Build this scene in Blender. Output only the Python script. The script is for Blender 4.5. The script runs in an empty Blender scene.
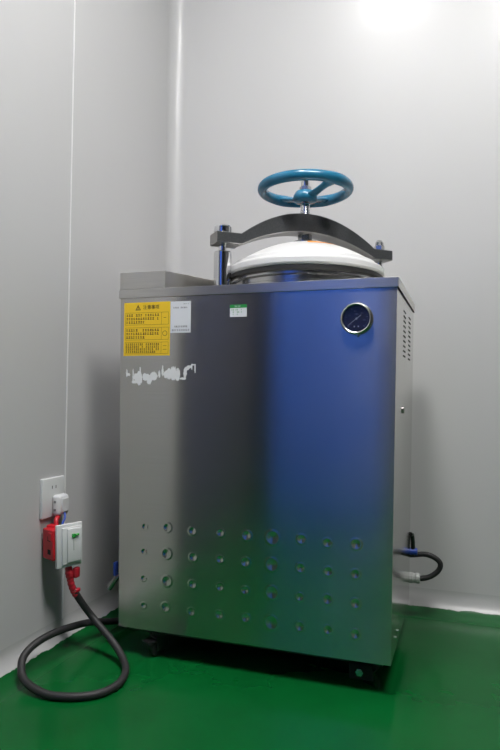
import bpy, bmesh, math, random
from math import sin, cos, pi, radians, sqrt
from mathutils import Vector, Matrix, noise
random.seed(7)
C = bpy.context.scene.collection
V = Vector

# ------------------------------------------------------------------ materials
def mat(name, col, rough=.5, metal=0., **kw):
    m = bpy.data.materials.new(name); m.use_nodes = True
    b = m.node_tree.nodes['Principled BSDF']
    b.inputs['Base Color'].default_value = (*col, 1)
    b.inputs['Roughness'].default_value = rough
    b.inputs['Metallic'].default_value = metal
    for k, v in kw.items():
        b.inputs[k.replace('_', ' ')].default_value = v
    return m
def N(m, t, **kw):
    n = m.node_tree.nodes.new(t)
    for k, v in kw.items(): setattr(n, k, v)
    return n
def L(m, a, b): m.node_tree.links.new(a, b)
def bsdf(m): return m.node_tree.nodes['Principled BSDF']
def objcoord(m, scale):
    g = N(m, 'ShaderNodeNewGeometry'); mp = N(m, 'ShaderNodeMapping')
    mp.inputs['Scale'].default_value = scale
    L(m, g.outputs['Position'], mp.inputs['Vector']); return mp.outputs['Vector']
def noisy(m, scale, c1, c2, detail=4, lo=.35, hi=.65, nscale=1.0):
    v = objcoord(m, scale); n = N(m, 'ShaderNodeTexNoise')
    n.inputs['Scale'].default_value = nscale; n.inputs['Detail'].default_value = detail
    L(m, v, n.inputs['Vector'])
    r = N(m, 'ShaderNodeValToRGB')
    r.color_ramp.elements[0].position = lo; r.color_ramp.elements[0].color = (*c1, 1)
    r.color_ramp.elements[1].position = hi; r.color_ramp.elements[1].color = (*c2, 1)
    L(m, n.outputs['Fac'], r.inputs['Fac']); return n, r
def bump(m, height, strength, dist=.001):
    b = N(m, 'ShaderNodeBump'); b.inputs['Strength'].default_value = strength
    b.inputs['Distance'].default_value = dist
    L(m, height, b.inputs['Height']); L(m, b.outputs['Normal'], bsdf(m).inputs['Normal'])

def steel(name, base, rough, aniso, grain, tangent=None):
    m = mat(name, base, rough, 1.0)
    lo = tuple(c*.96 for c in base); hi = tuple(min(1, c*1.04) for c in base)
    n, r = noisy(m, grain, lo, hi, 3)
    L(m, r.outputs['Color'], bsdf(m).inputs['Base Color'])
    if tangent:
        t = N(m, 'ShaderNodeCombineXYZ')
        for i in range(3): t.inputs[i].default_value = tangent[i]
        L(m, t.outputs[0], bsdf(m).inputs['Tangent'])
        bsdf(m).inputs['Anisotropic'].default_value = aniso
    # handling marks vary the polish a little
    v = objcoord(m, (7, 7, 7)); n2 = N(m, 'ShaderNodeTexNoise'); n2.inputs['Detail'].default_value = 5
    n2.inputs['Scale'].default_value = 1; L(m, v, n2.inputs['Vector'])
    mr = N(m, 'ShaderNodeMapRange')
    mr.inputs['To Min'].default_value = rough*.85; mr.inputs['To Max'].default_value = rough*1.2
    L(m, n2.outputs['Fac'], mr.inputs['Value']); L(m, mr.outputs[0], bsdf(m).inputs['Roughness'])
    return m
M = {}
M['front'] = steel('brushed_steel_front', (.62, .60, .565), .195, .90, (6, 6, 900), (0, 0, 1))
M['side'] = steel('brushed_steel_side', (.60, .59, .57), .15, .5, (6, 6, 700), (0, 0, 1))
M['top'] = steel('brushed_steel_top', (.64, .62, .58), .3, .5, (6, 700, 700), (0, 0, 1))
M['chrome'] = mat('polished_chrome', (.74, .74, .75), .07, 1)
M['satin'] = mat('satin_steel', (.55, .55, .55), .25, 1)
M['thread'] = mat('oiled_thread_steel', (.30, .29, .29), .28, 1)
M['bar'] = mat('dark_grey_painted_bar', (.028, .030, .032), .38)
n, r = noisy(M['bar'], (300, 300, 300), (.032, .034, .036), (.050, .052, .054)); L(M['bar'], r.outputs[0], bsdf(M['bar']).inputs['Base Color'])
M['bartab'] = mat('machined_bar_end', (.33, .32, .31), .3, 1)
M['blue'] = mat('blue_gloss_paint', (.014, .135, .24), .25)
n, r = noisy(M['blue'], (18, 18, 18), (.012, .12, .215), (.018, .15, .265)); L(M['blue'], r.outputs[0], bsdf(M['blue']).inputs['Base Color'])
M['enamel'] = mat('white_enamel', (.57, .57, .57), .3)
M['gasket'] = mat('black_rubber', (.018, .018, .018), .5)
M['rubber'] = mat('black_cable_rubber', (.012, .012, .013), .6)
M['black'] = mat('black_plastic', (.010, .010, .011), .3)
M['void'] = mat('dark_opening', (.004, .004, .004), .8)
M['yellow'] = mat('yellow_label', (.80, .52, .02), .45)
M['ink'] = mat('black_ink', (.02, .018, .01), .6)
M['greyink'] = mat('grey_ink', (.16, .16, .17), .6)
M['paper'] = mat('white_label_paper', (.64, .65, .68), .5)
M['greenink'] = mat('green_ink', (.015, .25, .05), .5)
M['scrap'] = mat('torn_paper_residue', (.68, .68, .68), .8)
M['orange'] = mat('orange_label', (.75, .28, .05), .5)
M['dial'] = mat('navy_dial', (.008, .012, .055), .4)
M['dialink'] = mat('pale_dial_marks', (.28, .32, .5), .5)
M['needle'] = mat('white_needle', (.6, .62, .7), .4)
M['plastic'] = mat('white_plastic', (.56, .57, .57), .3)
M['red'] = mat('red_plastic', (.44, .010, .018), .4)
M['redtape'] = mat('red_sleeve', (.40, .012, .025), .42)
M['green'] = mat('green_plastic', (.02, .30, .04), .4)
M['bluewire'] = mat('blue_wire', (.02, .06, .35), .4)
M['fitting'] = mat('milky_plastic_fitting', (.42, .43, .42), .3)
g = mat('gauge_glass', (1, 1, 1), .02); bsdf(g).inputs['Transmission Weight'].default_value = 1; bsdf(g).inputs['IOR'].default_value = 1.2
M['glass'] = g
# room
w = mat('grey_wall_panel', (.45, .45, .452), .42)
n, r = noisy(w, (1.3, 1.3, .5), (.445, .443, .446), (.465, .463, .466)); L(w, r.outputs[0], bsdf(w).inputs['Base Color'])
n2 = N(w, 'ShaderNodeTexNoise'); n2.inputs['Scale'].default_value = 2.2; n2.inputs['Detail'].default_value = 1
L(w, objcoord(w, (1, 1, .6)), n2.inputs['Vector']); bump(w, n2.outputs['Fac'], .25, .01)
bsdf(w).inputs['Coat Weight'].default_value = .07; bsdf(w).inputs['Coat Roughness'].default_value = .14; bsdf(w).inputs['Specular IOR Level'].default_value = .45
M['wall'] = w
M['cove'] = mat('white_aluminium_cove', (.56, .56, .56), .22)
M['ceiling'] = mat('white_ceiling_panel', (.85, .85, .85), .5)
f = mat('green_epoxy_floor', (.003, .15, .03), .2); bsdf(f).inputs['Specular IOR Level'].default_value = .22
n, r = noisy(f, (5, 5, 5), (.0015, .070, .0135), (.002, .090, .018), 3, .3, .7); L(f, r.outputs[0], bsdf(f).inputs['Base Color'])
n2 = N(f, 'ShaderNodeTexNoise'); n2.inputs['Scale'].default_value = 9; n2.inputs['Detail'].default_value = 2
L(f, objcoord(f, (1, 1, 1)), n2.inputs['Vector']); bump(f, n2.outputs['Fac'], .3, .003)
M['floor'] = f
def cove_paint():
    m = mat('cove_with_green_paint_edge', (.40, .40, .40), .3)
    bsdf(m).inputs['Specular IOR Level'].default_value = .35
    g = N(m, 'ShaderNodeNewGeometry'); s = N(m, 'ShaderNodeSeparateXYZ'); L(m, g.outputs['Position'], s.inputs[0])
    n = N(m, 'ShaderNodeTexNoise'); n.inputs['Scale'].default_value = 22; n.inputs['Detail'].default_value = 6; n.inputs['Roughness'].default_value = .65
    L(m, g.outputs['Position'], n.inputs['Vector'])
    a = N(m, 'ShaderNodeMath', operation='MULTIPLY_ADD'); a.inputs[1].default_value = -.013; L(m, n.outputs['Fac'], a.inputs[0]); L(m, s.outputs['Z'], a.inputs[2])
    c = N(m, 'ShaderNodeMath', operation='LESS_THAN'); c.inputs[1].default_value = .0122; L(m, a.outputs[0], c.inputs[0])
    mx = N(m, 'ShaderNodeMix', data_type='RGBA'); mx.inputs[6].default_value = (.40, .40, .40, 1); mx.inputs[7].default_value = (.002, .080, .016, 1)
    L(m, c.outputs[0], mx.inputs[0]); L(m, mx.outputs[2], bsdf(m).inputs['Base Color'])
    return m
M['covepaint'] = cove_paint()
M['door'] = mat('grey_painted_door', (.075, .075, .088), .35)
M['bluelocker'] = mat('blue_painted_metal', (.035, .125, .60), .4)
def lampmat(name, power):
    e = bpy.data.materials.new(name); e.use_nodes = True
    b = bsdf(e); b.inputs['Base Color'].default_value = (.9, .9, .9, 1); b.inputs['Emission Color'].default_value = (1, .985, .965, 1)
    b.inputs['Emission Strength'].default_value = power
    return e
M['lamp_near'] = lampmat('bright_lamp_diffuser', 145)
M['lamp'] = lampmat('lamp_diffuser', 54)
M['farwall'] = mat('dark_grey_partition', (.10, .10, .11), .4)  # unseen walls coloured dark to weaken bounce light on the lower walls
M['alu'] = mat('white_lamp_frame', (.66, .66, .66), .4)

# ------------------------------------------------------------------ mesh helpers
def link(name, me, m, parent=None, smooth=False):
    o = bpy.data.objects.new(name, me); C.objects.link(o)
    if m is not None: me.materials.append(m)
    if smooth is not False:
        for p in me.polygons: p.use_smooth = True
        if smooth is not True: me.set_sharp_from_angle(angle=radians(min(smooth, 20) if smooth < 50 else smooth))
    if parent is not None:
        o.parent = parent
        mw = parent.matrix_basis.copy() if parent.parent is None else Matrix()
        o.matrix_parent_inverse = mw.inverted()
    return o
def done(bm, name, m, parent=None, smooth=False):
    bmesh.ops.recalc_face_normals(bm, faces=bm.faces[:])
    me = bpy.data.meshes.new(name); bm.to_mesh(me); bm.free()
    return link(name, me, m, parent, smooth)
def root(name, loc, label, cat, group=None):
    o = bpy.data.objects.new(name, None); C.objects.link(o); o.location = loc
    o.matrix_basis = Matrix.Translation(loc)
    o['label'] = label; o['category'] = cat
    if group: o['group'] = group
    return o
def box(bm, lo, hi, bev=0, seg=2, mx=None):
    b2 = bmesh.new(); bmesh.ops.create_cube(b2, size=1)
    lo = V(lo); hi = V(hi)
    for v in b2.verts: v.co = V([lo[i]+(v.co[i]+.5)*(hi[i]-lo[i]) for i in range(3)])
    if bev: bmesh.ops.bevel(b2, geom=b2.edges[:]+b2.verts[:], offset=bev, segments=seg, affect='EDGES', profile=.5)
    merge(bm, b2, mx)
def merge(bm, b2, mx=None):
    if mx is not None: bmesh.ops.transform(b2, matrix=mx, verts=b2.verts[:])
    t = bpy.data.meshes.new('t'); b2.to_mesh(t); b2.free(); bm.from_mesh(t); bpy.data.meshes.remove(t)
def lathe(bm, prof, seg=64, mx=None, cap=True):
    b2 = bmesh.new(); rings = []
    for (r_, z) in prof:
        if r_ < 1e-6: rings.append([b2.verts.new((0, 0, z))])
        else: rings.append([b2.verts.new((r_*cos(2*pi*i/seg), r_*sin(2*pi*i/seg), z)) for i in range(seg)])
    for a, b_ in zip(rings, rings[1:]):
        for i in range(seg):
            j = (i+1) % seg
            if len(a) == 1 and len(b_) == 1: continue
            if len(a) == 1: b2.faces.new((a[0], b_[i], b_[j]))
            elif len(b_) == 1: b2.faces.new((a[i], a[j], b_[0]))
            else: b2.faces.new((a[i], a[j], b_[j], b_[i]))
    if cap:
        if len(rings[0]) > 1: b2.faces.new(rings[0])
        if len(rings[-1]) > 1: b2.faces.new(rings[-1])
    merge(bm, b2, mx)
def T(x, y, z): return Matrix.Translation((x, y, z))
def catmull(pts, n=8):
    P = [V(p) for p in pts]; P = [P[0]*2-P[1]]+P+[P[-1]*2-P[-2]]; out = []
    for i in range(1, len(P)-2):
        for k in range(n):
            t = k/n; a, b_, c, d = P[i-1:i+3]
            out.append(.5*((2*b_)+(c-a)*t+(2*a-5*b_+4*c-d)*t*t+(3*b_-a-3*c+d)*t**3))
    out.append(P[-2]); return out
def sweep(bm, pts, rw, rh=None, seg=14, up=(0, 0, 1), expo=1.0):
    """tube along pts; rw / rh = half width sideways / half height, numbers or lists"""
    b2 = bmesh.new(); n = len(pts); rings = []
    for i, p in enumerate(pts):
        p = V(p); t = (V(pts[min(i+1, n-1)])-V(pts[max(i-1, 0)])).normalized()
        u_ = V(up)
        if abs(t.dot(u_)) > .98: u_ = V((1, 0, 0)) if abs(t.x) < .9 else V((0, 1, 0))
        if i == 0: s = t.cross(u_).normalized()
        else:
            s = (s - t*s.dot(t)).normalized() if rh is None else t.cross(u_).normalized()
        h = s.cross(t).normalized()
        a = rw[i] if isinstance(rw, (list, tuple)) else rw
        b_ = a if rh is None else (rh[i] if isinstance(rh, (list, tuple)) else rh)
        rings.append([b2.verts.new(p+s*a*cos(2*pi*k/seg)+h*b_*sin(2*pi*k/seg)) for k in range(seg)])
    for a, b_ in zip(rings, rings[1:]):
        for k in range(seg):
            j = (k+1) % seg; b2.faces.new((a[k], a[j], b_[j], b_[k]))
    b2.faces.new(rings[0]); b2.faces.new(rings[-1][::-1]); merge(bm, b2)
def text(body, size, m, parent, mx, name='lettering', align='LEFT'):
    cu = bpy.data.curves.new('t', 'FONT'); cu.body = body; cu.size = size; cu.align_x = align; cu.align_y = 'CENTER'
    cu.extrude = .00008
    o = bpy.data.objects.new('t', cu); C.objects.link(o)
    bpy.context.view_layer.update()
    me = bpy.data.meshes.new_from_object(o.evaluated_get(bpy.context.evaluated_depsgraph_get()))
    bpy.data.objects.remove(o); bpy.data.curves.remove(cu)
    me.transform(mx); me.materials.clear(); me.name = name
    return link(name, me, m, parent)
FRONT = Matrix(((1, 0, 0, 0), (0, 0, -1, 0), (0, 1, 0, 0), (0, 0, 0, 1)))     # local xy -> world xz facing -y
def struct(o): o['kind'] = 'structure'; return o

# ------------------------------------------------------------------ room
XL, YB, XR, YF, ZC, R = -.85, .61, 2.6, -4.2, 2.7, .065
def slab(name, lo, hi, m):
    bm = bmesh.new(); box(bm, lo, hi); return struct(done(bm, name, m))
slab('floor', (XL-.1, YF-.1, -.1), (XR+.1, YB+.1, 0), M['floor'])
slab('ceiling', (XL-.1, YF-.1, ZC), (XR+.1, YB+.1, ZC+.1), M['ceiling'])
slab('wall_left', (XL-.1, YF, 0), (XL, YB, ZC), M['wall'])
slab('wall_back', (XL-.1, YB, 0), (XR+.1, YB+.1, ZC), M['wall'])
slab('wall_right', (XR, YF, 0), (XR+.1, YB, ZC), M['farwall'])
slab('wall_front', (XL-.1, YF-.1, 0), (XR+.1, YF, ZC), M['farwall'])
def cove(name, p0, p1, wall_dir, up_dir, m, r=R):
    """quarter round fillet: p0->p1 runs along the inner corner line"""
    p0, p1, a, b_ = V(p0), V(p1), V(wall_dir), V(up_dir); bm = bmesh.new(); rows = []
    e_ = .0003
    prof = [(r+.016, -.0006)]+[(r-r*sin(t)+e_, r-r*cos(t)+e_) for t in [pi/2*k/16 for k in range(17)]]+[(e_, r+.004), (-.0006, r+.004), (-.0006, -.0006)]
    for p in (p0, p1): rows.append([bm.verts.new(p+a*x+b_*y) for x, y in prof])
    n_ = len(prof)
    for k in range(n_): bm.faces.new((rows[0][k], rows[0][(k+1) % n_], rows[1][(k+1) % n_], rows[1][k]))
    bm.faces.new(rows[0]); bm.faces.new(rows[1][::-1])
    return struct(done(bm, name, m, smooth=25))
cove('baseboard_left', (XL, YF, 0), (XL, YB, 0), (1, 0, 0), (0, 0, 1), M['covepaint'])
cove('baseboard_back', (XL, YB, 0), (XR, YB, 0), (0, -1, 0), (0, 0, 1), M['covepaint'])
cove('trim_1', (XL, YB, 0), (XL, YB, ZC), (1, 0, 0), (0, -1, 0), M['wall'], .045)
# panel joint on the left wall
bm = bmesh.new(); box(bm, (XL-.001, .004, R), (XL+.0016, .0078, ZC)); struct(done(bm, 'trim_2', M['alu']))
# door added on the left wall, out of view, to mirror a dark band in the steel
bm = bmesh.new(); box(bm, (XL-.01, -1.60, 0), (XL+.02, -.68, 2.1), .002)
d = struct(done(bm, 'door_1', M['door']))
bm = bmesh.new(); sweep(bm, [(XL+.02, -.78, 1.0), (XL+.055, -.78, 1.0), (XL+.055, -.90, 1.0)], .008); done(bm, 'door_handle', M['satin'], d, 40)

# ceiling lights
def lamp(x, y, sx, sy, label, m='lamp'):
    rt = root('ceiling_light', (x, y, ZC), label, 'ceiling light')
    bm = bmesh.new()
    for lo, hi in (((x-sx, y-sy, ZC-.03), (x+sx, y-sy+.02, ZC)), ((x-sx, y+sy-.02, ZC-.03), (x+sx, y+sy, ZC)),
                   ((x-sx, y-sy+.02, ZC-.03), (x-sx+.02, y+sy-.02, ZC)), ((x+sx-.02, y-sy+.02, ZC-.03), (x+sx, y+sy-.02, ZC))): box(bm, lo, hi)
    done(bm, 'frame', M['alu'], rt)
    bm = bmesh.new(); box(bm, (x-sx+.021, y-sy+.021, ZC-.02), (x+sx-.021, y+sy-.021, ZC-.001)); done(bm, 'diffuser', M[m], rt)
lamp(-.22, -.61, .16, .16, 'small square white ceiling light panel right above the steel sterilizer', 'lamp_near')
lamp(.55, -.88, .30, .30, 'larger square white ceiling light panel in front of the blue locker')

# added blue cabinet shape, out of view, placed to mirror blue in the steel
rt = root('storage_locker', (-.42, -1.55, 0), 'blue painted metal storage locker facing the steel sterilizer', 'locker')
bm = bmesh.new(); box(bm, (-.71, -1.78, .06), (-.21, -1.38, 1.75), .004); done(bm, 'body', M['bluelocker'], rt)
for s in (-.700, -.455):
    bm = bmesh.new(); box(bm, (s, -1.379, .10), (s+.235, -1.365, 1.71), .003); dd = done(bm, 'door', M['bluelocker'], rt)
    bm = bmesh.new(); box(bm, (s+.17, -1.365, .95), (s+.185, -1.35, 1.05), .003); done(bm, 'handle', M['satin'], dd)
for x in (-.69, -.30):
    for y in (-1.76, -1.43):
        bm = bmesh.new(); box(bm, (x, y, 0), (x+.03, y+.03, .06), .002); done(bm, 'foot', M['black'], rt)

# ------------------------------------------------------------------ sterilizer
W, D, Z0, Z1 = .684, .455, .07, .92
CX, CY = -.262, .225
S = root('steam_sterilizer', (-W/2, D/2, 0), 'tall brushed steel cabinet sterilizer with blue hand wheel, standing on green floor in the corner', 'sterilizer')
# carcass
bm = bmesh.new(); box(bm, (-W+.001, .0025, Z0+.002), (-.0015, D, Z1-.004)); done(bm, 'body', M['side'], S)
# front panel with the dimples pressed in
bx = [-.609, -.547, -.478, -.407, -.341, -.278, -.208, -.146, -.082]
bz = [.325, .262, .196, .131]
rads = [.0062, .0090, .0078, .0076, .0080, .0118, .0078, .0080, .0084]
bm = bmesh.new()
def lin(a, b_, n_): return [a+(b_-a)*i/n_ for i in range(n_+1)]
xs = lin(-W, 0, 300); zs = lin(Z0, .105, 2)[:-1]+lin(.105, .350, 130)[:-1]+lin(.35, Z1-.022, 8)
dmp = [((x+.342)/(1+.036*(z-.495))-.342+random.uniform(-.002, .002), z+random.uniform(-.002, .002), r_*random.uniform(.9, 1.1), random.choice((-1, -1, 1)) if False else -1) for x, r_ in zip(bx, rads) for z in bz]
grid = []
for z in zs:
    row = []
    for x in xs:
        y = 0
        for (dx, dz, dr, sg) in dmp:
            q = ((x-dx)**2+(z-dz)**2)/(dr*dr)
            if q < 1: y += .0017*(1-q)**1.5
            elif q < 2.6: y -= .0005*math.exp(-((sqrt(q)-1.25)**2)*25)
        row.append(bm.verts.new((x, y, z)))
    grid.append(row)
for a, b_ in zip(grid, grid[1:]):
    for i in range(len(xs)-1): bm.faces.new((a[i], a[i+1], b_[i+1], b_[i]))
bl = grid[0][0]
# returns (folded edges)
for col, x in ((0, -W), (-1, 0)):
    pv = [r_[col] for r_ in grid]; bk = [bm.verts.new((x, .008, v.co.z)) for v in pv]
    for i in range(len(pv)-1): bm.faces.new((pv[i], pv[i+1], bk[i+1], bk[i]))
for row, z in ((0, Z0), (-1, Z1-.022)):
    pv = grid[row]; bk = [bm.verts.new((v.co.x, .008, z)) for v in pv]
    for i in range(len(pv)-1): bm.faces.new((pv[i], pv[i+1], bk[i+1], bk[i]))
fp = done(bm, 'front_panel', M['front'], S, 40)
# side panel on the right
bm = bmesh.new(); box(bm, (-.0015, .009, Z0), (0, D, Z1-.024)); sp = done(bm, 'side_panel', M['side'], S)
bm = bmesh.new(); box(bm, (-W, .009, Z0), (-W+.0015, D, Z1-.024)); done(bm, 'side_panel', M['side'], S)
for yc in (.188, .325):
    for k in range(10):
        z = .865-k*.0122
        bm = bmesh.new(); box(bm, (-.0012, yc-.028, z-.0022), (.0005, yc+.028, z+.0022), .0002, 1); done(bm, 'vent_slot', M['void'], sp)
bm = bmesh.new(); lathe(bm, [(0, 0), (.009, 0), (.009, .003), (.007, .004), (0, .004)], 20, T(0, .172, .623) @ Matrix.Rotation(pi/2, 4, 'Y')); done(bm, 'latch', M['thread'], S, 30)
for y, z in ((.085, .101), (.13, .101)):
    bm = bmesh.new(); lathe(bm, [(0, 0), (.004, 0), (.004, .002), (.002, .004), (0, .004)], 16, T(0, y, z) @ Matrix.Rotation(pi/2, 4, 'Y')); done(bm, 'screw', M['chrome'], S, 30)
# top cover with folded rim
bm = bmesh.new(); box(bm, (-W-.003, -.003, Z1-.022), (.003, D+.003, Z1), .0005, 1); done(bm, 'top_cover', M['top'], S)
# raised control box at the left of the top
bm = bmesh.new(); pg = [(-W-.002, -.001), (-.560, -.001), (-.490, .175), (-.490, D-.01), (-W-.002, D-.01)]
lo_ = [bm.verts.new((x, y, Z1+.0005)) for x, y in pg]; hi_ = [bm.verts.new((x, y, Z1+.044)) for x, y in pg]
bm.faces.new(lo_); bm.faces.new(hi_)
for k in range(5): bm.faces.new((lo_[k], lo_[(k+1) % 5], hi_[(k+1) % 5], hi_[k]))
bmesh.ops.bevel(bm, geom=bm.edges[:], offset=.0006, segments=1, affect='EDGES')
cb = done(bm, 'control_box', M['top'], S)
bm = bmesh.new(); lathe(bm, [(0, 0), (.006, 0), (.006, .004), (.004, .007), (0, .0075)], 6, T(-.560, .02, Z1+.014) @ Matrix.Rotation(pi/2, 4, 'Y')); done(bm, 'bolt', M['chrome'], cb, 30)
# chassis under the cabinet
bm = bmesh.new()
box(bm, (-W+.02, .02, Z0-.012), (-.02, D-.02, Z0+.004)); done(bm, 'chassis', M['black'], S)
# castors
def caster(x, y, a):
    mx = T(x, y, 0) @ Matrix.Rotation(a, 4, 'Z')
    bm = bmesh.new()
    lathe(bm, [(0, .050), (.018, .050), (.020, .054), (.020, .0575), (0, .0575)], 24, mx)
    for s in (-1, 1): box(bm, (-.020, s*.0165-.0015, .018), (.014, s*.0165+.0015, .052), .001, 1, mx)
    box(bm, (-.021, -.018, .044), (.015, .018, .051), .003, 2, mx)
    c = done(bm, 'caster', M['black'], S, 35)
    bm = bmesh.new(); lathe(bm, [(.006, -.011), (.020, -.011), (.0232, -.009), (.024, -.005), (.024, .005), (.0232, .009), (.020, .011), (.006, .011)], 32, mx @ T(-.008, 0, .024) @ Matrix.Rotation(pi/2, 4, 'X'))
    lathe(bm, [(0, -.0195), (.005, -.0195), (.005, .0195), (0, .0195)], 12, mx @ T(-.008, 0, .024) @ Matrix.Rotation(pi/2, 4, 'X'))
    done(bm, 'wheel', M['black'], c, 35)
    bm = bmesh.new(); box(bm, (-.044, -.016, .038), (-.020, .016, .043), .002, 2, mx); done(bm, 'brake_pedal', M['black'], c, 35)
caster(-.580, .036, radians(60)); caster(-.075, .12, radians(160)); caster(-.62, .39, 1.2); caster(-.06, .39, .4)
# star-headed screw on a black bracket under the front right corner
bm = bmesh.new(); box(bm, (-.100, .020, .022), (-.046, .024, .060), .001, 1); box(bm, (-.100, .020, .056), (-.046, .060, .060)); br = done(bm, 'corner_bracket', M['void'], S, 35)
bm = bmesh.new(); SM = T(-.076, .020, .040) @ FRONT
for k in range(6):
    lathe(bm, [(0, 0), (.0032, 0), (.0032, .007), (0, .007)], 10, SM @ Matrix.Rotation(k*pi/3, 4, 'Z') @ T(.0055, 0, 0))
lathe(bm, [(0, 0), (.0062, 0), (.0062, .009), (0, .009)], 20, SM)
done(bm, 'star_screw', M['satin'], br, 35)

# chamber flange, gasket, lid
O = T(CX, CY, 0)
bm = bmesh.new(); lathe(bm, [(.196, Z1), (.196, .932), (.191, .934), (.191, .944), (.199, .947), (.199, .9535), (0, .9535)], 96, O); done(bm, 'chamber_rim', M['satin'], S, 40)
bm = bmesh.new(); lathe(bm, [(.170, .953), (.204, .953), (.2075, .956), (.2075, .964), (.204, .967), (.170, .967)], 96, O); done(bm, 'gasket', M['gasket'], S, 40)
bm = bmesh.new()
prof = [(0, .966), (.205, .966), (.2085, .968), (.2100, .972), (.2085, .984), (.206, .988), (.200, .991), (.194, .992), (.191, .994), (.187, 1.002), (.178, 1.0055)]
dome = [(r_, 1.0055+.057*(1-(r_/.178)**2)) for r_ in [.178-.178*k/16 for k in range(1, 17)]]
prof = prof[:11]+dome
lathe(bm, prof, 96, O); lid = done(bm, 'lid', M['enamel'], S, 28)
# orange sticker wrapped on the dome
bm = bmesh.new(); st = []
for i in range(13):
    a = radians(-72+i*4.2); row = []
    for k in range(4):
        r_ = .082+k*.010
        row.append(bm.verts.new((CX+r_*cos(a), CY+r_*sin(a), 1.0055+.057*(1-(r_/.178)**2)+.0005)))
    st.append(row)
for a, b_ in zip(st, st[1:]):
    for k in range(3): bm.faces.new((a[k], a[k+1], b_[k+1], b_[k]))
done(bm, 'orange_sticker', M['orange'], lid, True)
bm = bmesh.new(); lathe(bm, [(0, 1.055), (.032, 1.055), (.032, 1.064), (.028, 1.068), (.019, 1.070), (.019, 1.086), (.0165, 1.090), (0, 1.090)], 6, O @ Matrix.Rotation(.3, 4, 'Z'))
lathe(bm, [(0, 1.055), (.034, 1.055), (.034, 1.066), (0, 1.066)], 40, O)
done(bm, 'lid_nut', M['satin'], S, 30)
# screw spindle
bm = bmesh.new(); pr = [(0, 1.080)]; z = 1.080
while z < 1.172: pr += [(.0132, z), (.0132, z+.0012), (.0112, z+.0022), (.0112, z+.0030)]; z += .0042
pr += [(.0115, 1.176), (.0115, 1.232), (.010, 1.235), (0, 1.235)]
lathe(bm, pr, 32, O); done(bm, 'spindle', M['chrome'], S, 30)
bm = bmesh.new(); lathe(bm, [(.0, 1.206), (.016, 1.206), (.016, 1.216), (.014, 1.218), (0, 1.218)], 6, O @ Matrix.Rotation(.1, 4, 'Z')); done(bm, 'lock_nut', M['satin'], S, 30)
# hand wheel
bm = bmesh.new(); ZW, RM, rr = 1.210, .1160, .0142
ring = []
for i in range(97):
    a = 2*pi*i/96; ring.append((CX+RM*cos(a), CY+RM*sin(a), ZW))
b2 = bmesh.new(); rg = []
for i in range(96):
    a = 2*pi*i/96
    fat = 1+.10*sum(math.exp(-((((math.degrees(a)-s+180) % 360)-180)/15)**2) for s in (-32, 78, 136))
    rg.append([b2.verts.new((CX+(RM+rr*.92*fat*cos(t))*cos(a), CY+(RM+rr*.92*fat*cos(t))*sin(a), ZW+rr*fat*sin(t))) for t in [2*pi*k/20 for k in range(20)]])
for i in range(96):
    a, b_ = rg[i], rg[(i+1) % 96]
    for k in range(20): b2.faces.new((a[k], b_[k], b_[(k+1) % 20], a[(k+1) % 20]))
merge(bm, b2)
hw = done(bm, 'hand_wheel', M['blue'], S, True)
bm = bmesh.new(); lathe(bm, [(0, 1.175), (.027, 1.175), (.031, 1.178), (.033, 1.184), (.032, 1.193), (.026, 1.203), (.017, 1.2065), (0, 1.2065)], 48, O); done(bm, 'hub', M['blue'], hw, 50)
for s in (-36, 74, 132):
    bm = bmesh.new(); pts, ww, hh = [], [], []
    for k in range(15):
        t = k/14; r_ = .012+t*(RM-.012); a = radians(s)+.07*(t**1.5)
        zz = 1.189+(ZW-1.189)*(t*t*(3-2*t)); pts.append((CX+r_*cos(a), CY+r_*sin(a), zz))
        ww.append(.018-.018*t*(1-t)*1.3+.012*max(0, t-.6)*2.5); hh.append(.0085-.002*sin(pi*t))
    sweep(bm, pts, ww, hh, 18); done(bm, 'spoke', M['blue'], hw, True)

# clamp bar, diagonal over the lid
A = radians(41.3); U = V((cos(A), sin(A), 0)); Wd = V((-sin(A), cos(A), 0))
BM = Matrix(((U.x, Wd.x, 0, CX+.001), (U.y, Wd.y, 0, CY), (0, 0, 1, 0), (0, 0, 0, 1)))
hw_, se, sl, sr = .028, .2600, .194, .202
ss = [-se, -sl-.003]+lin(-sl, 0, 20)[:-1]+lin(0, sr, 20)+[sr+.003, se]
def hump(s): return max(0, 1-(s/(sl if s < 0 else sr))**2)
top = [1.064+.073*hump(s) for s in ss]
bot = [1.036+.051*hump(s) for s in ss]
bm = bmesh.new(); sec = []
for s, t_, b_ in zip(ss, top, bot):
    c = .0018
    sec.append([bm.verts.new(BM @ V(p)) for p in ((s, -hw_, b_+c), (s, -hw_, t_-c), (s, -hw_+c, t_), (s, hw_-c, t_), (s, hw_, t_-c), (s, hw_, b_+c), (s, hw_-c, b_), (s, -hw_+c, b_))])
for a, b_ in zip(sec, sec[1:]):
    for k in range(8): bm.faces.new((a[k], a[(k+1) % 8], b_[(k+1) % 8], b_[k]))
bm.faces.new(sec[0]); bm.faces.new(sec[-1][::-1])
bar = done(bm, 'clamp_bar', M['bar'], S, 30)
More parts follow.
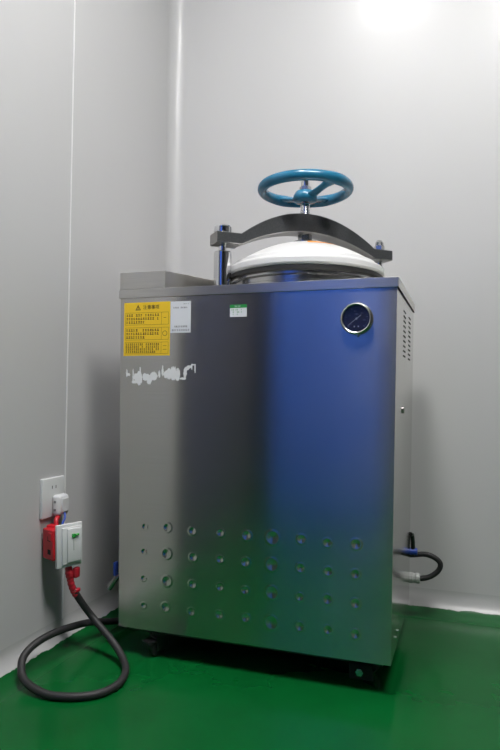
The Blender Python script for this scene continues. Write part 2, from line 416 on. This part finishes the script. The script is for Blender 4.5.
# bare machined end faces; the underside's lit look is painted with the same metal
me = bar.data; me.materials.append(M['bartab'])
for p in me.polygons:
    n_ = p.normal
    if abs(n_.dot(U)) > .8 or n_.z < -.35: p.material_index = 1
PS = .235
for sgn in (-1, 1):
    P = BM @ V((sgn*PS, 0, 0)); PM = T(P.x, P.y, 0)
    bm = bmesh.new(); lathe(bm, [(0, Z1), (.0225, Z1), (.0225, 1.015), (.0205, 1.018), (0, 1.018)] if sgn < 0 else [(0, Z1), (.0185, Z1), (.0185, .99), (.017, .993), (0, .993)], 48, PM); po = done(bm, 'post', M['chrome'], S, 35)
    bm = bmesh.new(); lathe(bm, [(0, 1.0), (.0095, 1.0), (.0095, 1.07), (0, 1.07)] if sgn < 0 else [(0, .98), (.0095, .98), (.0095, 1.07), (0, 1.07)], 32, PM); done(bm, 'stud', M['chrome'], po, 35)
    bm = bmesh.new()
    if sgn < 0: lathe(bm, [(0, 1.0642), (.0215, 1.0642), (.0225, 1.066), (.0225, 1.080), (.0205, 1.083), (0, 1.083)], 40, PM)
    else:
        lathe(bm, [(0, 1.0642), (.0165, 1.0642), (.0165, 1.0670), (0, 1.0670)], 32, PM)
        lathe(bm, [(0, 1.0670), (.0145, 1.0670), (.0145, 1.079), (.012, 1.0815), (0, 1.0815)], 6, PM)
        lathe(bm, [(.0125, 1.080), (.0115, 1.089), (.007, 1.0955), (0, 1.0975)], 24, PM)
    done(bm, 'post_nut', M['chrome' if sgn < 0 else 'satin'], po, 35)

# pressure gauge
GM = T(-.0835, 0, .829) @ FRONT
bm = bmesh.new(); lathe(bm, [(0, 0), (.0345, 0), (.0360, .003), (.0360, .009), (.0345, .0125), (.0322, .0135), (.0305, .0125), (.0300, .009), (.0300, .004), (0, .004)], 64, GM); gz = done(bm, 'pressure_gauge', M['satin'], S, 35)
bm = bmesh.new(); lathe(bm, [(0, .0042), (.0299, .0042), (.0299, .0052), (0, .0052)], 48, GM); done(bm, 'dial', M['dial'], gz)
bm = bmesh.new()
for k in range(26):
    a = radians(225-k*10.8); l_ = .0045 if k % 5 == 0 else .0022
    box(bm, (.0262-l_, -.0003 if k % 5 else -.0005, .0052), (.0262, .0003 if k % 5 else .0005, .0054), 0, 1, GM @ Matrix.Rotation(a, 4, 'Z'))
done(bm, 'scale_marks', M['dialink'], gz)
for s, a in (('0', 225), ('0.1', 153), ('0.2', 99), ('0.3', 45), ('0.4', -10)):
    text(s, .0048, M['dialink'], gz, GM @ T(.0175*cos(radians(a)), .0175*sin(radians(a)), .0053), 'numeral', 'CENTER')
text('MPa', .0050, M['dialink'], gz, GM @ T(0, .010, .0053), 'unit_mark', 'CENTER')
bm = bmesh.new()
for x in (-.0048, .0042): box(bm, (x-.0014, -.0190, .0052), (x+.0014, -.0160, .0054), 0, 1, GM)
done(bm, 'dial_marks', M['needle'], gz)
bm = bmesh.new(); nm = GM @ T(0, 0, .0062) @ Matrix.Rotation(radians(38), 4, 'Z')
vs = [bm.verts.new(nm @ V(p)) for p in ((-.0245, -.0003, 0), (.013, -.0009, 0), (.013, .0009, 0), (-.0245, .0003, 0))]; f_ = bm.faces.new(vs)
ex = bmesh.ops.extrude_face_region(bm, geom=[f_]); bmesh.ops.translate(bm, verts=[v for v in ex['geom'] if isinstance(v, bmesh.types.BMVert)], vec=(0, -.0005, 0))
lathe(bm, [(0, 0), (.0026, 0), (.002, .001), (0, .001)], 16, nm); done(bm, 'needle', M['needle'], gz)
bm = bmesh.new(); lathe(bm, [(0, .0095), (.0299, .0095), (.0299, .0105), (0, .0105)], 48, GM); done(bm, 'gauge_glass', M['glass'], gz)
bm = bmesh.new(); lathe(bm, [(0, 0), (.0035, 0), (.0035, .008), (0, .009)], 16, T(-.0815, 0, .7915) @ FRONT); done(bm, 'screw', M['chrome'], gz, 35)

# labels on the front
def plate(name, x0, x1, z0, z1, m, th=.0004, y=0, skew=0, parent=S):
    bm = bmesh.new(); box(bm, (x0, y-th, z0), (x1, y, z1)); o = done(bm, name, m, parent); return o
def rows(parent, x0, x1, z0, z1, n_, h, m, y, seed, last=.4, gap=.15, cw=None):
    rd = random.Random(seed); bm = bmesh.new(); cw = cw or h
    for i in range(n_):
        z = z1-(i+.5)*(z1-z0)/n_; x = x0; xe = x1 if i < n_-1 else x0+(x1-x0)*last
        while x < xe-cw*.5:
            wv = cw*rd.uniform(.6, .95)
            if rd.random() > gap*.4:
                box(bm, (x, y-.0002, z-h/2+rd.uniform(0, h*.15)), (x+wv, y, z-h/2+h*.28))
                box(bm, (x+wv*.1, y-.0002, z+h*.15), (x+wv*rd.uniform(.7, 1), y, z+h*.42))
                box(bm, (x+wv*.35, y-.0002, z-h*.5), (x+wv*.60, y, z+h*.5))
            x += cw*1.08
    done(bm, 'small_print', m, parent)
yl = plate('warning_label', -.678, -.548, .751, .886, M['yellow'])
text('注意事项', .0115, M['ink'], yl, T(-.624, -.0006, .8725) @ FRONT, 'heading')
# warning triangle
bm = bmesh.new(); tz, tx = .8725, -.638
def tri(sc): return [V((tx+sc*x, -.0006, tz-.001+sc*y)) for x, y in ((0, 1), (-.9, -.6), (.9, -.6))]
o_, i_ = [bm.verts.new(p) for p in tri(.0085)], [bm.verts.new(p) for p in tri(.0058)]
for k in range(3): bm.faces.new((o_[k], o_[(k+1) % 3], i_[(k+1) % 3], i_[k]))
box(bm, (tx-.0007, -.0007, tz-.002), (tx+.0007, -.0004, tz+.0028)); box(bm, (tx-.0007, -.0007, tz-.0040), (tx+.0007, -.0004, tz-.0030))
done(bm, 'warning_triangle', M['ink'], yl)
for j, (za, zb_) in enumerate(((.829, .860), (.791, .822), (.7555, .785))):
    bm = bmesh.new(); t = .0005
    for a in (((-.674, za), (-.552, za+t)), ((-.674, zb_-t), (-.552, zb_)), ((-.674, za), (-.674+t, zb_)), ((-.552-t, za), (-.552, zb_)), ((-.572, za), (-.572+t, zb_))):
        box(bm, (a[0][0], -.0006, a[0][1]), (a[1][0], -.0004, a[1][1]))
    if j == 1:
        lathe(bm, [(.0055, .0004), (.0065, .0004), (.0065, .0006), (.0055, .0006)], 24, T(-.562, 0, (za+zb_)/2) @ FRONT, cap=False)
    elif j == 0: box(bm, (-.566, -.0006, .8455), (-.559, -.0004, .8465))
    else: box(bm, (-.567, -.0006, .766), (-.557, -.0004, .7668)); box(bm, (-.567, -.0006, .775), (-.557, -.0004, .7758))
    done(bm, 'text_frame', M['ink'], yl)
    rows(yl, -.671, -.575, za+.002, zb_-.002, 4 if j == 2 else 3, .0052 if j == 2 else .0062, M['ink'], -.0004, 10+j, .55 if j != 2 else .9)
ql = plate('white_label', -.547, -.492, .807, .885, M['paper'])
rows(ql, -.539, -.500, .867, .872, 1, .0036, M['ink'], -.0004, 21, 1)
rows(ql, -.512, -.497, .877, .880, 1, .0022, M['greyink'], -.0004, 22, 1)
rows(ql, -.536, -.500, .820, .825, 1, .0042, M['ink'], -.0004, 23, 1)
rows(ql, -.543, -.497, .811, .816, 1, .0045, M['greyink'], -.0004, 24, 1)
gl = plate('inspection_label', -.389, -.346, .842, .8715, M['paper'])
bm = bmesh.new(); box(bm, (-.389, -.0006, .8635), (-.346, -.0004, .8715)); done(bm, 'green_header', M['greenink'], gl)
rows(gl, -.385, -.350, .845, .862, 3, .0032, M['greenink'], -.0004, 25, .6, 1.2)
rows(gl, -.377, -.360, .865, .870, 1, .0035, M['paper'], -.0006, 26, 1)

# torn residue of a peeled sticker: ragged cells
bm = bmesh.new(); cell = .0011
def blob(cx, cz, rx, rz):
    return cx, cz, rx, rz
blobs = [(-.668, .706, .0025, .011), (-.662, .703, .004, .004), (-.650, .700, .0018, .018), (-.642, .697, .006, .011), (-.646, .684, .009, .004), (-.632, .694, .009, .019),
         (-.630, .712, .002, .012), (-.614, .697, .010, .010), (-.604, .690, .008, .012), (-.592, .699, .011, .011), (-.576, .704, .003, .010), (-.567, .711, .003, .014), (-.558, .703, .006, .010),
         (-.549, .705, .010, .014), (-.537, .706, .010, .018), (-.526, .703, .007, .017), (-.506, .707, .0045, .013), (-.511, .693, .009, .003), (-.501, .718, .006, .005), (-.494, .722, .007, .004), (-.488, .722, .002, .008), (-.479, .718, .0018, .013), (-.483, .727, .006, .002)]
nx, nz = 180, 62
for i in range(nx):
    for k in range(nz):
        x = -.675+i*cell; z = .672+k*cell
        # slightly ragged, vertical strokes
        v_ = max(1-((x-b_[0])/b_[2])**2-((z-b_[1])/b_[3])**2 for b_ in blobs)
        nn = noise.noise(V((x*420, 3.1, z*90)))*.9+noise.noise(V((x*900, 1.1, z*500)))*.35
        if v_+nn*.5 > .1 and v_ > -.35:
            vs = [bm.verts.new((x+a*cell, -.0003, z+b_*cell)) for a, b_ in ((0, 0), (1, 0), (1, 1), (0, 1))]; bm.faces.new(vs)
bmesh.ops.remove_doubles(bm, verts=bm.verts[:], dist=1e-5)
done(bm, 'sticker_residue', M['scrap'], S)

# rear drain hose with its fitting, and valves
bm = bmesh.new()
hp = catmull([(-.10, .475, .19), (-.04, .49, .191), (0, .50, .193), (.036, .50, .198), (.062, .50, .191), (.078, .50, .176), (.074, .50, .156), (.054, .498, .138), (.030, .496, .129), (.0, .493, .128)], 10)
sweep(bm, hp, .0075); hs = done(bm, 'drain_hose', M['rubber'], S, True)
FM = T(.022, .495, .1285) @ Matrix.Rotation(-pi/2, 4, 'Y')
bm = bmesh.new(); lathe(bm, [(.008, -.001), (.0145, 0), (.0155, .003), (.0155, .010), (.0135, .012), (.0135, .018), (.0155, .020), (.0155, .032), (.0130, .034), (.0130, .055), (.008, .056)], 12, FM); done(bm, 'hose_fitting', M['fitting'], hs, 30)
bm = bmesh.new(); sweep(bm, [(-.002, .455, .262), (.001, .472, .258), (.003, .478, .235), (.003, .480, .197)], .0062); vv = done(bm, 'valve_pipe', M['black'], S, 40)
bm = bmesh.new(); lathe(bm, [(0, -.014), (.010, -.012), (.010, .012), (0, .014)], 16, T(.003, .480, .208) @ Matrix.Rotation(pi/2, 4, 'Y')); done(bm, 'valve_handle', M['bluewire'], vv, 40)
bm = bmesh.new(); sweep(bm, [(-W+.006, .045, .192), (-W-.010, .036, .190), (-W-.026, .031, .174), (-W-.042, .028, .150)], [.005, .0055, .0065, .0075]); vl = done(bm, 'side_valve', M['satin'], S, 40)
bm = bmesh.new(); box(bm, (-W-.029, .026, .184), (-W-.022, .040, .219), .0015); done(bm, 'valve_lever', M['bluewire'], vl, 40)

# the sheet-metal shell spreads very slightly towards its top
def spread(o):
    top_part = o.name.split('.')[0] in ('top_cover', 'control_box', 'bolt')
    for v in o.data.vertices:
        z = .92 if top_part else min(v.co.z, .92)
        v.co.x = -.342+(v.co.x+.342)*(1+.036*(z-.495))
    for c in o.children: spread(c)
for o in list(S.children):
    if o.name.split('.')[0] in ('body', 'front_panel', 'side_panel', 'latch', 'screw', 'top_cover', 'control_box', 'chassis'): spread(o)

# ------------------------------------------------------------------ wall socket, plug, switch box, cable
SO = root('wall_socket', (XL, -.04, .39), 'square white wall socket plate on the left grey wall above the red box', 'socket')
bm = bmesh.new(); box(bm, (XL, -.098, .341), (XL+.009, -.008, .440), .0025, 3); pl = done(bm, 'socket_plate', M['plastic'], SO, 40)
bm = bmesh.new()
for y in (-.060, -.045): box(bm, (XL+.0088, y-.0012, .412), (XL+.0094, y+.0012, .420))
done(bm, 'slots', M['void'], pl)
PL = root('power_plug', (XL+.009, -.035, .367), 'rounded white plug adapter plugged into the wall socket plate', 'plug')
bm = bmesh.new(); box(bm, (XL+.0095, -.064, .345), (XL+.034, -.020, .397), .009, 4); pb = done(bm, 'plug_body', M['plastic'], PL, 50)
bm = bmesh.new(); box(bm, (XL+.034, -.056, .354), (XL+.037, -.028, .388), .0014, 2); done(bm, 'plug_face', M['plastic'], pb, 40)
bm = bmesh.new()
for z in (.377, .357): box(bm, (XL+.017, -.0645, z), (XL+.024, -.0635, z+.006), .0005, 1)
done(bm, 'grip_marks', M['greyink'], pb)

a = radians(25)
nrm = V((cos(a), -sin(a), 0)); tw = V((sin(a), cos(a), 0)); pc = V((-.772, -.079, .281))
KM = Matrix(((tw.x, 0, nrm.x, pc.x), (tw.y, 0, nrm.y, pc.y), (0, 1, 0, pc.z), (0, 0, 0, 1)))      # local x along plate, y up, z out
KM = KM @ Matrix.Rotation(radians(1.5), 4, 'Z')
SB = root('switch_box', (-.80, -.06, .23), 'red junction box with white switch cover hanging under the wall socket', 'switch')
bm = bmesh.new(); box(bm, (-.041, -.034, -.060), (.024, .040, -.010), .003, 2, KM); rb = done(bm, 'mounting_box', M['red'], SB, 40)
bm = bmesh.new()
for y in (-.020, .012): box(bm, (-.0418, y, -.034), (-.0405, y+.012, -.020), .0003, 1, KM)
done(bm, 'knockouts', M['void'], rb)
bm = bmesh.new(); box(bm, (-.044, .015, -.028), (-.040, .034, -.012), .001, 1, KM); done(bm, 'mounting_lug', M['red'], rb, 40)
bm = bmesh.new(); box(bm, (-.0350, -.0525, -.010), (.0350, .0525, .0), .0022, 3, KM); cp = done(bm, 'cover_plate', M['plastic'], SB, 40)
bm = bmesh.new(); box(bm, (-.023, -.046, -.001), (.031, .046, .0045), .003, 3, KM); done(bm, 'raised_panel', M['plastic'], cp, 40)
bm = bmesh.new(); box(bm, (-.011, -.040, .004), (.028, .042, .0085), .002, 3, KM); rk = done(bm, 'rocker', M['plastic'], cp, 40)
bm = bmesh.new(); box(bm, (.000, .020, .008), (.009, .029, .0115), .001, 2, KM); box(bm, (.008, .023, .0095), (.019, .028, .013), .001, 1, KM); gi = done(bm, 'indicator', M['green'], rk, 40)
bm = bmesh.new(); box(bm, (.004, -.012, .008), (.0075, .020, .0092), .0005, 1, KM); done(bm, 'printed_stripe', M['fitting'], rk)
# wires between plug and box
bm = bmesh.new(); sweep(bm, catmull([(XL+.022, -.045, .350), (XL+.026, -.060, .341), (XL+.028, -.068, .334), (XL+.034, -.072, .312)], 8), .0055); box(bm, (XL+.008, -.082, .312), (XL+.034, -.060, .326), .004); done(bm, 'red_wire', M['red'], SB, 40)
bm = bmesh.new(); sweep(bm, catmull([(XL+.032, -.040, .352), (XL+.040, -.048, .340), (XL+.040, -.058, .325), (XL+.044, -.062, .312)], 8), .0028); done(bm, 'blue_wire', M['bluewire'], SB, 40)

# power cable
PC = root('power_cable', (-.70, -.05, 0), 'thick black power cable looping over the green floor from the switch box', 'cable')
cpt = [(-.812, .026, .140), (-.800, .018, .119), (-.751, -.006, .085), (-.676, -.034, .045), (-.632, -.059, .0205), (-.598, -.102, .011), (-.582, -.165, .0095), (-.600, -.218, .0092), (-.647, -.249, .0092), (-.705, -.258, .0105),
       (-.764, -.244, .020), (-.793, -.224, .036), (-.806, -.197, .055), (-.799, -.155, .072), (-.790, -.081, .073), (-.787, .039, .052), (-.765, .150, .022), (-.72, .26, .0105), (-.60, .34, .0095)]
cpt[0] = (-.776, -.055, .166); cpt[1] = (-.765, -.037, .131); cpt[2] = (-.742, -.017, .0875)
bm = bmesh.new(); sweep(bm, catmull(cpt, 10), .0088, seg=16); cab = done(bm, 'cable_jacket', M['rubber'], PC, True)
bm = bmesh.new()
sp_ = catmull([(-.786, -.066, .232), (-.783, -.066, .215), (-.781, -.063, .198), (-.779, -.061, .182), (-.776, -.055, .164), (-.772, -.048, .150)], 10)
rw = [.0085+.0005*sin(i*1.1)+.002*math.exp(-((i-16)/5)**2) for i in range(len(sp_))]
sweep(bm, sp_, rw, seg=14)
b2 = bmesh.new(); box(b2, (-.775, -.064, .196), (-.762, -.046, .222), .004, 2); merge(bm, b2)
box(bm, (-.783, -.058, .158), (-.764, -.040, .168), .003, 2)
done(bm, 'red_sleeve', M['redtape'], PC, 50)

# ------------------------------------------------------------------ camera, world, colour
cam = bpy.data.cameras.new('camera'); co = bpy.data.objects.new('camera', cam); C.objects.link(co)
r_ = V((0.94555241, 0.32526879, 0.01143941)); u_ = V((-9.11587955e-04, -3.25005231e-02, 9.99471303e-01)); f_ = V((-0.32546861, 0.94506292, 0.03043444))
co.matrix_world = Matrix(((r_.x, u_.x, -f_.x, .15096519), (r_.y, u_.y, -f_.y, -1.41455787), (r_.z, u_.z, -f_.z, .656998), (0, 0, 0, 1)))
cam.sensor_fit = 'VERTICAL'; cam.sensor_height = 36; cam.lens = 630.758/750*36; cam.clip_start = .02
bpy.context.scene.camera = co
wd = bpy.data.worlds.new('world'); bpy.context.scene.world = wd; wd.use_nodes = True
wd.node_tree.nodes['Background'].inputs[0].default_value = (.02, .02, .02, 1)
vs = bpy.context.scene.view_settings
vs.view_transform = 'Standard'; vs.look = 'None'; vs.gamma = 1; vs.exposure = 0.0; vs.use_curve_mapping = False
